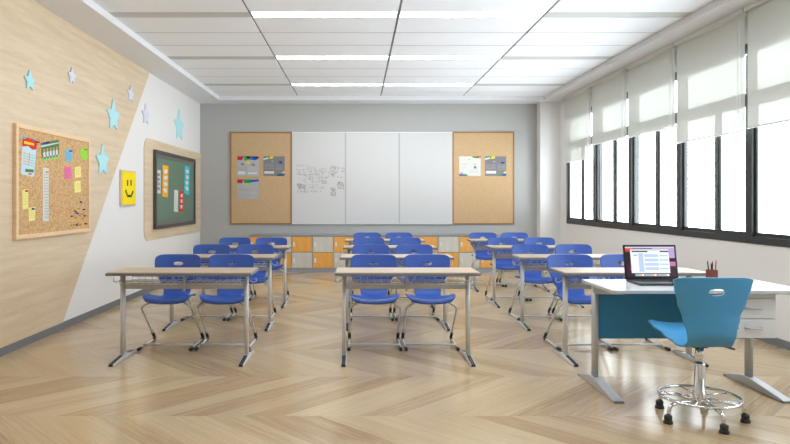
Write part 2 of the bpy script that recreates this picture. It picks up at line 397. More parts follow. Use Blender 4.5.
# handwriting: many short pen strokes
rnd = random.Random(5); wr_ = MB()
def seg2(mb, x0, z0, x1, z1, w_, y):       # flat stroke lying on a plane facing -Y
    d = Vector((x1-x0, z1-z0)); L_ = max(d.length, 1e-5); n_ = Vector((-d.y, d.x))/L_*w_/2
    mb.add([(x0+n_.x, y, z0+n_.y), (x1+n_.x, y, z1+n_.y), (x1-n_.x, y, z1-n_.y), (x0-n_.x, y, z0-n_.y)], [(0, 1, 2, 3)])
def scrib(px0, px1, py, hpx=2.4, gap=.25, w_=.0048):
    x = px0
    while x < px1:
        if rnd.random() < gap: x += rnd.uniform(1, 2.5); continue
        for q in range(2):
            a = BW(x+rnd.uniform(0, .8), py+rnd.uniform(-hpx/2, hpx/2)); b_ = BW(x+rnd.uniform(.4, 1.6), py+rnd.uniform(-hpx/2, hpx/2))
            seg2(wr_, a[0]-ox, a[1]-bz0, b_[0]-ox, b_[1]-bz0, w_, -.0292)
        x += rnd.uniform(.8, 1.5)
for (a, b_, y) in ((296, 308, 166), (302, 314, 168), (296, 322, 170), (296, 333, 172.2), (296, 334, 174.2), (297, 318, 175.2), (306, 328, 177.5), (297, 322, 179.5), (304, 320, 182),
                   (298, 318, 185.5), (309, 325, 187.5), (310, 323, 191.3), (297, 308, 192), (297, 307, 190), (322, 328, 169), (335, 345, 171.5), (331, 344, 167.5), (331, 344, 168.8), (331, 335, 173), (337, 342, 177)):
    scrib(a, b_, y)
for (a, b_, y0, y1, d) in ((330.5, 335, 188, 196, .15), (296.5, 301, 184, 186, .02), (321.5, 326, 181, 184, 0), (331.5, 335, 174, 177, .1), (298, 305, 186, 189, .3), (337.5, 343, 182, 189, .3)):
    yy = y0
    while yy <= y1: scrib(a, b_, yy, 1.6, d, .008); yy += 1.1
for (cx, cy, r) in ((340.5, 185.5, 3.2), (333, 168.5, 2.6), (302, 186.5, 2.0)):
    for q in range(14):
        a0, a1 = 2*PI*q/14, 2*PI*(q+1)/14
        a = BW(cx+r*math.cos(a0), cy+r*math.sin(a0)); b_ = BW(cx+r*math.cos(a1), cy+r*math.sin(a1))
        seg2(wr_, a[0]-ox, a[1]-bz0, b_[0]-ox, b_[1]-bz0, .007, -.0292)
wr_.build('marker_writing', M_ink, e, kind='stuff')

# posters: mesh of coloured patches; part = printed patches in the same sheet
def poster(px, py0, py1, base, patches, label, strokes=(), ink='white'):
    x0, z1 = BW(px[0], py0); x1, z0 = BW(px[1], py1)
    W, H = x1-x0, z1-z0
    e = empty('poster', ((x0+x1)/2, YB-.0205, z0), label, 'poster', None)
    MB().box(-W/2, W/2, -.002, 0, 0, H).build('sheet', P[base], e)
    mats_ = []; mb = MB()
    for (c, poly) in patches:
        if P[c] not in mats_: mats_.append(P[c])
        mb.mi = mats_.index(P[c]); mb.add([(-W/2+u*W, -.0028, v*H) for u, v in poly], [list(range(len(poly)))])
    for (c, u0, v0, u1, v1, n_) in strokes:
        if P[c] not in mats_: mats_.append(P[c])
        mb.mi = mats_.index(P[c])
        for q in range(n_):
            v = v0+(v1-v0)*(q+.5)/n_; u = u0
            while u < u1:
                l_ = rnd.uniform(.02, .07); mb.add([(-W/2+a*W, -.003, b_*H) for a, b_ in ((u, v-.008), (min(u+l_, u1), v-.008), (min(u+l_, u1), v+.008), (u, v+.008))], [(0, 1, 2, 3)]); u += l_+rnd.uniform(.01, .03)
    mb.build('printing', mats_, e)
R4 = lambda a, b_, c, d: [(a, b_), (c, b_), (c, d), (a, d)]
band = [('crimson', [(0, 1), (0, .82), (.22, .8), (.30, 1)]), ('green', [(.30, 1), (.33, .78), (.62, .83), (.62, 1)]), ('sun', [(.40, 1), (.45, .9), (.68, .88), (.66, 1)]),
        ('royal', [(.66, 1), (.62, .82), (.9, .8), (.94, 1)]), ('crimson', [(.84, 1), (.8, .9), (1, .86), (1, 1)])]
poster((237.5, 259), 156.4, 176, 'grey', band+[('sun', [(.36, .68), (.5, .6), (.62, .68), (.5, .76)]), ('darkgrey', [(.14, .6), (.24, .53), (.34, .6), (.24, .67)]), ('darkgrey', [(.62, .6), (.76, .5), (.84, .56), (.74, .64)]),
        ('white', R4(.04, .08, .36, .24)), ('white', R4(.5, .1, .92, .18))], 'pale grey poster with coloured top band, upper left of three on the left cork board', [('darkgrey', .05, .25, .45, .45, 3), ('white', .5, .25, .95, .45, 3)])
poster((263.6, 284.8), 156.4, 176, 'darkgrey', [('green', [(0, 1), (0, .9), (.28, .96), (.28, 1)]), ('white', [(0, .9), (0, .82), (.2, .86), (.26, .96)]), ('sun', [(.26, .86), (.46, .9), (.48, 1), (.34, 1)]), ('tan', [(.34, .78), (.44, .7), (.48, .78)]),
        ('royal', [(.62, 0), (.8, .12), (1, .1), (1, 0)]), ('green', [(.6, 0), (.64, .1), (.8, .08), (.84, 0)]), ('sun', [(.82, .14), (.98, .26), (1, .14)]), ('crimson', [(.92, .12), (1, .14), (1, .06)]), ('white', R4(.04, .12, .5, .24)), ('navy', [(.7, .7), (.82, .62), (.9, .7), (.8, .76)])],
       'dark grey poster with coloured corners on the left cork board', [('grey', .05, .35, .5, .65, 4), ('grey', .58, .3, .95, .55, 4)])
poster((237.5, 259), 179.4, 199.2, 'grey', band[:2]+[('royal', [(.62, .98), (.6, .84), (1, .9), (1, 1)]), ('sun', [(.3, .8), (.4, .7), (.5, .82)])], 'pale grey poster with coloured top band, lowest on the left cork board', [('darkgrey', .08, .42, .6, .56, 2), ('white', .66, .28, .9, .36, 2)])
poster((459, 480.5), 156.4, 176, 'white', [('green', [(.6, 1), (.62, .94), (.84, .9), (.86, 1)]), ('crimson', [(.84, 1), (.84, .92), (.92, .9), (.94, 1)]), ('sun', [(.84, .9), (.98, .86), (1, .93), (.92, .95)]), ('royal', [(.94, 1), (.94, .94), (1, .93), (1, 1)]), ('sun', [(.38, .83), (.46, .79), (.56, .83), (.46, .88)]),
        ('sun', [(0, .22), (0, .12), (.14, .1)]), ('crimson', [(.06, .16), (.14, .1), (.18, .14), (.12, .18)]), ('royal', [(0, .1), (.2, .08), (.2, 0), (0, 0)]), ('green', [(.18, .1), (.34, .09), (.42, 0), (.16, 0)]), ('darkgrey', R4(.68, .38, .8, .5))],
       'white poster with coloured corners on the right cork board', [('tan', .12, .58, .36, .64, 2), ('grey', .14, .38, .3, .48, 2), ('grey', .5, .14, .9, .34, 3), ('darkgrey', .66, .56, .8, .64, 2)])
poster((484.8, 506), 156.4, 176, 'darkgrey', [('green', [(0, 1), (0, .9), (.28, .96), (.28, 1)]), ('white', [(0, .9), (0, .82), (.2, .86), (.26, .96)]), ('sun', [(.26, .86), (.46, .9), (.48, 1), (.34, 1)]), ('tan', [(.36, .76), (.44, .68), (.5, .76)]),
        ('royal', [(.8, .1), (1, .14), (1, 0), (.8, 0)]), ('green', [(.62, 0), (.66, .1), (.84, .08), (.84, 0)]), ('sun', [(.84, .14), (.98, .26), (1, .12)]), ('white', R4(.05, .12, .52, .26)), ('navy', [(.72, .66), (.84, .62), (.96, .7), (.8, .72)])],
       'grey poster with coloured corners on the right cork board', [('grey', .05, .35, .5, .6, 4), ('grey', .6, .3, .95, .6, 4)])

# ------------------------------------------------------------------ lockers
LX0 = (249.5-VX)*11.94/FPX; NC = 12; LX1 = (501-VX)*11.94/FPX; cw = (LX1-LX0)/NC
e = empty('locker_bank', ((LX0+LX1)/2, 12.2, 0), 'low bank of two-row lockers with amber and pale grey doors along the back wall', 'locker')
o_ = (LX0+LX1)/2
b = MB(); b.box(LX0-o_, LX1-o_, -.24, .275, 0, .67); b.build('body', M_locker, e)
MB().box(LX0-o_-.005, LX1-o_+.005, -.262, .278, .67, .70).build('worktop', mat('locker_top_grey', '#8E9295', .4), e, .003, 1)
proto = {}
for r_ in range(2):
    for c in range(NC):
        x0 = LX0-o_+c*cw+.008; x1 = x0+cw-.016; z0 = (.085, .382)[r_]; z1 = z0+.283
        amber = (c % 2 == 0) == (r_ == 1)
        key = amber
        if key not in proto:
            d = MB().box(0, x1-x0, -.016, 0, 0, z1-z0).build('door', M_orange if amber else M_lockgrey, e, .003, 1)
            h = MB(); h.box(.022, .062, -.0185, -.016, .10, .185); h.box(.032, .052, -.03, -.018, .115, .13); h.build('handle', M_alu, d, .002, 1)
            d['label'] = 'amber wood door' if amber else 'pale grey door'; proto[key] = d; dd = d
        else: dd = copy_tree(proto[key], e)
        # first column is even: its upper door is amber
        dd.location = (x0, -.24, z0)

# ------------------------------------------------------------------ left wall things
def wall_sheet(name, mats_, quad, t, label, cat, group=None, x=XL+.012, decor=None, pinned=None):
    # quad in image pixels of the photo: TL, TR, BR, BL on the left wall
    pts = [LW(*q, x+t) for q in quad]; cy = sum(p[0] for p in pts)/4; cz = min(p[1] for p in pts)
    e = empty(name, (x, cy, cz), label, cat, group)
    loc = [(p[0]-cy, p[1]-cz) for p in pts]
    MB().prism(loc, 'x', 0, t).build('sheet', mats_[0], e)
    if decor:
        TL, TR, BR_, BL = [Vector(p) for p in loc]; ms = []; mb = MB(); lay = t
        for (m_, poly) in decor:
            if m_ not in ms: ms.append(m_)
            mb.mi = ms.index(m_); vs = []; lay += .00012
            for u, v in poly:
                p = (TL*(1-u)+TR*u)*v+(BL*(1-u)+BR_*u)*(1-v); vs.append((lay, p.x, p.y))
            mb.add(vs, [list(range(len(vs)))])
        mb.build('printing', ms, e)
    return e
def push_pin(y, z, colr, label, group, x=None):
    x = x or XL+.042
    e = MB(); e.tube([(0, 0, 0), (.012, 0, 0), (.013, 0, 0), (.022, 0, 0), (.023, 0, 0), (.027, 0, 0)], [.008, .008, .005, .005, .009, .008], 8)
    o = e.build('push_pin', flat('pin_'+colr, {'red': '#D02A1E', 'blue': '#2A3FB4', 'yellow': '#D8B820'}[colr]) if 'pin_'+colr not in bpy.data.materials else bpy.data.materials['pin_'+colr])
    o.location = (x, y, z); o.rotation_euler = (0, 0, rnd.uniform(-.5, .5)); tag(o, label, 'push pin', group); return o
# cork board on the veneer
a_, b_ = LW(12.6, 122.6, XL+.012), LW(90.4, 232.2, XL+.047); Y0_, Y1_, Z0_, Z1_ = a_[0], b_[0], b_[1]+.008, a_[1]
e = empty('cork_board', (XL+.012, (Y0_+Y1_)/2, Z0_), 'cork pin board in a pale pine frame on the oak left wall', 'cork board')
h = (Y1_-Y0_)/2; H = Z1_-Z0_; t = .04
f = MB(); f.box(0, .035, -h, -h+t, 0, H); f.box(0, .035, h-t, h, 0, H); f.box(0, .035, -h+t, h-t, 0, t); f.box(0, .035, -h+t, h-t, H-t, H); f.build('frame', M_pine, e, .004, 2)
MB().box(0, .022, -h+t, h-t, t, H-t).build('cork_panel', M_cork2, e)
XC = XL+.0342
def cpx(x, y): return (x/3.175, 110+y/3.175)
Q = lambda a, b_, c, d: [cpx(a[0], a[1]), cpx(b_[0], b_[1]), cpx(c[0], c[1]), cpx(d[0], d[1])]
def lines(m_, u0, u1, v0, v1, n_, w_=.012, jit=.03):
    out = []
    for q in range(n_):
        v = v1-(v1-v0)*(q+.5)/n_; u = u0
        while u < u1-.01:
            l_ = min(rnd.uniform(.05, .2), u1-u); out.append((m_, [(u, v-w_), (u+l_, v-w_), (u+l_, v+w_), (u, v+w_)])); u += l_+rnd.uniform(.03, .07)
    return out
wall_sheet('brochure', [P['skyblue']], Q((72, 82), (118, 98), (108, 213), (66, 203)), .002, 'pale blue brochure with a red top on the pine framed cork board', 'brochure', x=XC,
    decor=[(P['red'], [(0, 1), (1, 1), (1, .76), (.7, .72), (.4, .78), (0, .72)]), (P['cyan'], [(0, 1), (.28, 1), (.2, .94), (0, .93)]), (P['royal'], [(.45, 1), (.9, 1), (.7, .95)]), (P['sun'], [(.12, .88), (.8, .9), (.8, .84), (.12, .81)]),
           (P['white'], [(.1, .62), (.45, .66), (.4, .25), (.08, .3)]), (P['gold'], [(.5, .62), (.56, .62), (.56, .3), (.5, .3)]), (P['leaf'], [(.3, .16), (.9, .2), (.95, .12), (.3, .08)]), (P['red'], [(.55, .07), (.8, .08), (.8, .04), (.55, .03)])]+lines(P['darkgrey'], .1, .9, .25, .6, 5, .006))
wall_sheet('photograph', [P['leaf']], Q((130, 104), (186, 94), (188, 152), (134, 162)), .002, 'colour photograph of a group outdoors on the pine framed cork board', 'photograph', x=XC,
    decor=[(P['navy'], [(.1, .98), (.45, .98), (.45, .9), (.1, .9)]), (P['skyblue'], [(.0, .85), (1, .85), (1, .7), (0, .68)]), (P['leaf'], [(0, .75), (1, .8), (1, .55), (0, .5)]), (P['lime'], [(0, .18), (1, .2), (1, 0), (0, 0)])]
    +[(P['white'], [(.08+.18*i, .45), (.2+.18*i, .47), (.2+.18*i, .12), (.08+.18*i, .1)]) for i in range(5)]+[(P['purple'], [(.08+.18*i, .2), (.2+.18*i, .2), (.2+.18*i, .08), (.08+.18*i, .07)]) for i in range(5)]
    +[(P['skin'], [(.1+.18*i, .62), (.18+.18*i, .63), (.18+.18*i, .47), (.1+.18*i, .46)]) for i in range(5)])
wall_sheet('paper_strip', [P['white']], Q((137, 183), (155, 185), (155, 354), (136, 352)), .0015, 'long narrow white paper strip hanging in the middle of the pine framed cork board', 'paper strip', x=XC,
    decor=lines(M_ink, .2, .85, .05, .9, 16, .006))
for q, c, lab in ((Q((206, 127), (228, 123), (230, 162), (209, 165)), 'blue', 'light blue sticky note on the pine framed cork board'), (Q((256, 123), (275, 119), (277, 155), (259, 159)), 'lime', 'lime green sticky note at the upper right of the cork board'),
                  (Q((205, 182), (227, 179), (228, 216), (206, 219)), 'pink', 'pink sticky note on the pine framed cork board'), (Q((237, 181), (257, 178), (258, 213), (238, 216)), 'yellow', 'yellow sticky note directly right of the pink note'),
                  (Q((236, 227), (256, 224), (257, 260), (237, 263)), 'yellow', 'yellow sticky note below another yellow one, under the pink note'), (Q((71, 254), (90, 251), (90, 313), (72, 316)), 'yellow', 'tall yellow note with a red pin at the lower left of the cork board'),
                  (Q((91, 311), (112, 307), (111, 350), (92, 354)), 'yellow', 'yellow note with a blue pin at the bottom left of the cork board')):
    wall_sheet('sticky_note', [P[c]], q, .0015, lab, 'sticky note', x=XC, decor=lines(M_ink, .15, .85, .2, .85, 5, .01))
for (x, y, c, l) in ((119, 102, 'red', 'red push pin holding the brochure'), (150, 103, 'blue', 'blue push pin holding the photograph'), (149, 197, 'yellow', 'yellow push pin at the top of the white paper strip'), (84, 257, 'red', 'red push pin in the tall yellow note'), (105, 314, 'blue', 'blue push pin in the bottom left yellow note'), (223, 130, 'blue', 'blue push pin in the light blue note'), (271, 125, 'yellow', 'yellow push pin in the lime green note')):
    d, z = LW(*cpx(x, y), XC+.01); push_pin(d, z, c, l, None, XC+.0022)
cl_ = []
for (x, y, c) in ((257, 292, 'blue'), (238, 318, 'yellow'), (250, 313, 'yellow'), (266, 316, 'blue'), (228, 337, 'red'), (240, 323, 'blue'), (246, 328, 'blue'), (262, 330, 'yellow'), (254, 335, 'yellow'), (268, 336, 'blue'), (240, 342, 'yellow'), (262, 344, 'yellow'), (228, 366, 'yellow'), (236, 363, 'yellow'), (243, 365, 'blue'), (248, 361, 'yellow'), (255, 364, 'yellow'), (272, 361, 'red')):
    cl_.append((y, x, c))
cl_.sort(); seen_ = {}
for y, x, c in cl_:
    seen_[c] = seen_.get(c, 0)+1; k_ = seen_[c]
    o_n = ['topmost', 'second from top', 'third from top', 'fourth from top', 'fifth from top', 'sixth from top', 'seventh from top', 'eighth from top', 'ninth from top', 'tenth from top', 'eleventh from top'][k_-1]
    d, z = LW(*cpx(x, y), XC+.01); push_pin(d, z, c, '%s %s push pin in the loose cluster on the cork board' % (o_n, c), '%s pins in the cluster' % c, XC)
# yellow smiling face panel
q4 = [(119.6, 169.5), (134, 170.8), (134, 205), (119.6, 206)]
pts = [LW(*p, XL+.005) for p in q4]; y0, y1 = pts[0][0], pts[1][0]; z0, z1 = pts[3][1], pts[0][1]; W, H = y1-y0, z1-z0
e = empty('smiley_panel', (XL, (y0+y1)/2, z0), 'yellow square panel with a plain black smiling face on the white wall', 'wall panel')
MB().box(0, .03, -W/2, W/2, 0, H).build('backing', M_wallwood, e, .003, 1)
MB().box(.03, .036, -W/2+.02, W/2-.02, .02, H-.02).build('face_plate', P['smile'], e)
f = MB(); B = lambda u0, u1, v0, v1: f.box(.036, .0385, -W/2+u0*W, -W/2+u1*W, v0*H, v1*H)
B(.34, .41, .56, .73); f.build('eye', M_inkd, e); f = MB(); B(.58, .65, .57, .74); f.build('eye', M_inkd, e); f = MB()
B(.22, .30, .36, .45); B(.28, .36, .30, .37); B(.34, .66, .245, .31); B(.64, .72, .30, .37); B(.70, .78, .35, .43)
f.build('mouth', M_inkd, e)
# chalkboard
a_, b_ = LW(153, 149.4, XL+.014), LW(195.6, 223.8, XL+.06); Y0_, Y1_, Z0_, Z1_ = a_[0], b_[0], b_[1], a_[1]
e = empty('chalkboard', (XL+.014, (Y0_+Y1_)/2, Z0_), 'green chalkboard in a charcoal frame on the left wall near the back corner', 'chalkboard')
h = (Y1_-Y0_)/2; H = Z1_-Z0_; t = .055
f = MB(); f.box(0, .05, -h, -h+t, 0, H); f.box(0, .05, h-t, h, 0, H); f.box(0, .05, -h+t, h-t, 0, t); f.box(0, .05, -h+t, h-t, H-t, H); f.build('frame', M_chframe, e, .004, 1)
MB().box(0, .025, -h+t, h-t, t, H-t).build('green_panel', M_green, e)
f = MB(); f.box(.025, .034, -h+t, h-t, H-t-.05, H-t); f.box(.025, .034, -h+t, h-t, t, t+.05); f.build('inner_rail', mat('chalkboard_rail_grey', '#6A6866', .4), e)
XK = XL+.0392
def vpx(x, y): return (145+x/4.933, 140+y/4.933)
V = lambda *p: [vpx(*q) for q in p]
def glyphs(m_, n_, tilt=.15):
    out = []
    for q in range(n_):
        c = .9-.8*(q+.5)/n_; s_ = .36/n_
        for (a, b_, c_, d) in ((-.28, .5, .28, .6), (-.2, -.5, .25, -.35), (-.05, .6, .05, -.5), (-.3, 0, .3, .12)):
            a += rnd.uniform(-.05, .05); c_ += rnd.uniform(-.05, .05)
            x0, v0, x1, v1 = .5+a, c+b_*s_, .5+c_, c+d*s_
            dx, dv = (x1-x0), (v1-v0); L_ = math.hypot(dx, dv); nx, nv = -dv/L_*.05, dx/L_*.022
            out.append((m_, [(x0+nx, v0+nv), (x1+nx, v1+nv), (x1-nx, v1-nv), (x0-nx, v0-nv)]))
    return out
wall_sheet('paper_banner', [P['white']], V((56, 147), (77, 150), (77, 264), (56, 263)), .002, 'white paper banner with dark lettering at the left end of the chalkboard', 'banner', x=XK, decor=glyphs(M_ink, 4)+[(P['tan'], [(.3, .5), (.6, .52), (.6, .4), (.3, .38)])])
wall_sheet('paper_banner', [P['gold']], V((88, 123), (116, 128), (113, 284), (85, 278)), .002, 'amber yellow paper banner with white lettering on the chalkboard', 'banner', x=XK, decor=glyphs(P['white'], 4))
wall_sheet('paper_banner', [P['cyan']], V((197, 126), (221, 134), (217, 272), (194, 262)), .002, 'cyan paper banner with white lettering at the right of the chalkboard', 'banner', x=XK, decor=glyphs(P['white'], 4))
wall_sheet('paper_banner', [P['white']], V((145, 246), (163, 249), (162, 356), (143, 352)), .002, 'small white paper banner beside the red one on the chalkboard', 'banner', x=XK, decor=lines(P['grey'], .2, .8, .1, .9, 9, .012))
wall_sheet('paper_banner', [P['red']], V((173, 250), (190, 252), (187, 355), (170, 353)), .002, 'red paper banner with white lettering low on the chalkboard', 'banner', x=XK, decor=glyphs(P['white'], 3))
# stars
def star(cx, ya, yb, m_, label, x=XL+.012):
    D = FPX*-(x+.016)/(VX-cx); zt = CAMZ+(VY-ya)*D/FPX; zb = CAMZ+(VY-yb)*D/FPX; H = zt-zb; R = H*.5
    pts = []
    for k in range(10):
        a = PI/2+k*PI/5; r = (R*1.0 if k % 2 == 0 else R*.50)
        if k == 0: r = R*1.16
        y, z = r*math.cos(a)*1.12, r*math.sin(a)
        pts.append((y-.05*z, z))
    # slightly blunt tips
    out = []
    for i, p in enumerate(pts):
        if i % 2 == 0:
            a, b_ = Vector(pts[i-1]), Vector(pts[(i+1) % 10]); q = Vector(p)
            d1 = (a-q).normalized()*R*.13; d2 = (b_-q).normalized()*R*.13; out += [tuple(q+d1), tuple(q+(d1+d2)*.35), tuple(q+d2)]
        else: out.append(p)
    o = MB().prism(out, 'x', 0, .016).build('wall_star', m_, None, .002, 1); o.location = (x, D, (zt+zb)/2-R*.12)
    tag(o, label, 'star decoration', 'cut-out stars on the left wall')
star(30.5, 69.5, 90.5, M_cyan, 'small light cyan wall star, farthest left, above the cork board')
star(72.5, 66.8, 84, M_lav, 'small white wall star on the oak veneer, right of the leftmost cyan star')
star(114, 98.5, 131, M_cyan, 'large light cyan wall star on the upper oak veneer near its slanted edge')
star(131.4, 84.5, 102.5, M_lav, 'small white wall star at the slanted edge of the oak veneer')
star(146.3, 103, 125, M_lav, 'small white wall star on the white wall above the chalkboard surround', XL)
star(179.7, 108.5, 141, M_cyan, 'large light cyan wall star above the chalkboard', XL)
star(103.3, 143.5, 176, M_cyan, 'light cyan wall star close to the right side of the pine framed cork board')

# ------------------------------------------------------------------ chairs
def interp(tab, t):
    for (a, va), (b_, vb) in zip(tab, tab[1:]):
        if t <= b_: 
            q = (t-a)/(b_-a) if b_ > a else 0; q = q*q*(3-2*q); return va+(vb-va)*q
    return tab[-1][1]
def shell(name, m, prof, hw, hole, parent, wing=.04, wrap=.035, back_from=.55, corner=.035, nu=64, nv=22, th=.011):
    # prof: (y,z) polyline seat front -> back top ; hw: half width along t
    P_ = fillet([(0, y, z) for y, z in prof], .05, 6)
    cum = [0]
    for a, b_ in zip(P_, P_[1:]): cum.append(cum[-1]+(b_-a).length)
    T = cum[-1]
    def at(t):
        d = t*T
        for i in range(len(P_)-1):
            if d <= cum[i+1] or i == len(P_)-2:
                q = (d-cum[i])/max(cum[i+1]-cum[i], 1e-6); return P_[i].lerp(P_[i+1], min(max(q, 0), 1))
    vs = []; 
    for i in range(nu+1):
        t = i/nu; c = at(t); w_ = interp(hw, t)
        # rounded ends
        for j in range(nv+1):
            v = -1+2*j/nv; 
            if t < .12: tt = .12*(1-(1-(t/.12))*(1-.24*abs(v)**4)); c = at(tt)
            elif t > .93: tt = 1-(1-t)*(1-.0*v); tt = t-corner*abs(v)**9*((t-.93)/.07); c = at(tt)
            else: c = at(t)
            sw = max(0, min(1, (.40-t)/.14)); sb = max(0, min(1, (t-back_from)/.2))
            vs.append((v*w_, c.y-wrap*sb*v*v, c.z+wing*sw*abs(v)**2.2*min(1, t/.12+.25)))
    fs = [(i*(nv+1)+j, i*(nv+1)+j+1, (i+1)*(nv+1)+j+1, (i+1)*(nv+1)+j) for i in range(nu) for j in range(nv)]
    mb = MB(); mb.add(vs, fs, True); o = mb.build(name, m, None)
    sd = o.modifiers.new('s', 'SOLIDIFY'); sd.thickness = th; sd.offset = 0
    bv = o.modifiers.new('b', 'BEVEL'); bv.width = th*.35; bv.segments = 2; bv.limit_method = 'ANGLE'; bv.angle_limit = math.radians(50)
    hx, hz, rw, rh = hole
    cpts = [(hx+rw*math.copysign(abs(math.cos(2*PI*k/28))**.8, math.cos(2*PI*k/28)), hz+rh*math.sin(2*PI*k/28)) for k in range(28)]
    cut = MB().prism(cpts, 'y', -.6, .6).build('cut', m)
    bo = o.modifiers.new('h', 'BOOLEAN'); bo.object = cut; bo.operation = 'DIFFERENCE'; bo.solver = 'EXACT'
    bpy.context.view_layer.update()
    dg = bpy.context.evaluated_depsgraph_get(); me = bpy.data.meshes.new_from_object(o.evaluated_get(dg)); me.name = name
    bpy.data.objects.remove(cut); bpy.data.objects.remove(o)
    o = bpy.data.objects.new(name, me); COL.objects.link(o); o.parent = parent
    for p in me.polygons: p.use_smooth = True
    try: me.set_sharp_from_angle(angle=math.radians(42))
    except Exception: pass
    return o
prof = [(-.228, .415), (-.195, .444), (-.06, .444), (.07, .44), (.155, .462), (.185, .56), (.20, .68), (.235, .823)]
hw = [(0, .185), (.05, .213), (.12, .225), (.30, .224), (.34, .195), (.375, .14), (.43, .120), (.56, .13), (.66, .165), (.76, .20), (.84, .217), (.93, .221), (1, .214)]
def make_chair():
    e = empty('student_chair', (0, 0, 0), 'x', 'chair', 'blue student chairs behind the desks')
    shell('seat_shell', M_blue, prof, hw, (0, .735, .047, .018), e)
    for s in (-1, 1):
        X = .232*s
        p = fillet([(X, -.235, .014), (X, .235, .014), (X*.98, -.19, .385), (X*.62, -.16, .424), (X*.60, .12, .420)], [0, .05, .06, .03, 0], 6)
        l = MB().tube(p, .0105, 8).build('leg', M_steel, e)
        c = MB(); c.tube([(X, -.252, .015), (X, -.245, .015), (X, -.185, .015), (X, -.18, .015)], [.011, .0155, .0155, .012], 8)
        c.build('foot_cap', M_black, l)
        c = MB(); c.tube(fillet([(X, .165, .0155), (X, .236, .0155), (X, .150, .085)], .05, 6), .0145, 8); c.build('bend_cap', M_black, l)
    MB().tube([(-.232, -.12, .030), (.232, -.12, .030)], .009, 8).build('crossbar', M_steel, e)
    b = MB(); b.box(-.14, .14, -.10, -.075, .422, .436); b.box(-.14, .14, .05, .075, .418, .432); b.build('seat_bracket', M_steel, e)
    return e
def make_desk():
    e = empty('student_desk', (0, 0, 0), 'x', 'desk', 'two-seat student desks')
    t = MB(); t.box(-.59, .59, -.20, .20, .745, .752); t.build('desktop', M_desktop, e, .002, 1)
    t = MB(); t.prism(rrect(-.60, .60, -.205, .205, .012, n=3), 'z', .724, .745); t.build('edge_band', M_edge, e, .004, 2)
    for s in (-1, 1):
        X = .525*s
        l = MB(); l.prism([(x+X, y) for x, y in rrect(-.016, .016, -.03, .03, .012, n=4)], 'z', .03, .724, True); l.build('leg', M_steel, e)
        f = MB()
        ys = [-.275, -.27, -.2, -.05, .0, .05, .18, .235, .24]; hs = [.008, .018, .024, .036, .038, .036, .024, .018, .008]
        o = []
        for y, hh in zip(ys, hs): o.append((y, hh))
        f.prism([(ys[0], 0)]+o+[(ys[-1], 0)], 'x', X-.024, X+.024); ft = f.build('foot', M_steel, e, .004, 2)
        g_ = MB(); g_.prism([(-.279, 0), (-.279, .02), (-.2, .0275), (-.05, .0395), (-.05, .03), (-.255, .01), (-.255, 0)], 'x', X-.017, X+.017); g_.build('foot_grip', M_black, ft, .002, 1)
        g_ = MB(); g_.prism([(.243, 0), (.243, .017), (.18, .0275), (.10, .034), (.10, .028), (.225, .01), (.225, 0)], 'x', X-.017, X+.017); g_.build('foot_grip', M_black, ft, .002, 1)
        hk = fillet([(X+s*.016, 0, .675), (X+s*.05, 0, .645), (X+s*.085, 0, .655), (X+s*.075, 0, .685)], .015, 4)
        MB().tube(hk, .004, 6).build('bag_hook', M_steel, e)
    b = MB(); b.box(-.509, .509, -.012, .012, .592, .642); b.build('apron_beam', M_steel2, e, .004, 1)
    b = MB(); b.box(-.012, .012, -.03, -.012, .575, .724); b.build('centre_bracket', M_steel2, e, .003, 1)
    w_ = MB()
    for s in (-1, 1):
        a, c = (.035, .50) if s > 0 else (-.50, -.035)
        for (y, z) in ((-.15, .678), (-.15, .650), (-.05, .646), (.05, .646), (.15, .65), (.15, .678)): w_.tube([(a, y, z), (c, y, z)], .003, 5)
        n_ = 9
        for k_ in range(n_):
            x = a+(c-a)*k_/(n_-1); w_.tube([(x, -.15, .678), (x, -.15, .648), (x, .15, .648), (x, .15, .678)], .0026, 5)
        for x in (a, c):
            for y in (-.15, .15): w_.tube([(x, y, .676), (x+.04*(1 if x == a else -1), y, .724)], .003, 5)
    w_.build('wire_book_basket', M_steel, e)
    return e
desk0 = make_desk(); chair0 = make_chair()
columns = [('left', -1.47, 3), ('middle', .407, 4), ('right', 2.285, 4)]
rown = {0: 'front', 1: 'second', 2: 'third', 3: 'fourth'}
first = True
for cn, cx, nr in columns:
    for r in range(nr):
        y = 5.436+1.42*r
        rn = rown[r]
        d = desk0 if first else copy_tree(desk0)
        d.location = (cx, y, 0)
        d['label'] = 'pale wood topped double school desk, %s row in the %s column' % (rn, cn)
        for s in (-1, 1):
            c = chair0 if (first and s == -1) else copy_tree(chair0)
            c.location = (cx+s*.256, y+.51, 0); c.rotation_euler = (0, 0, 0)
            c['label'] = 'blue school chair behind the %s half of the %s row desk, %s column' % ('left' if s < 0 else 'right', rn, cn)
        first = False

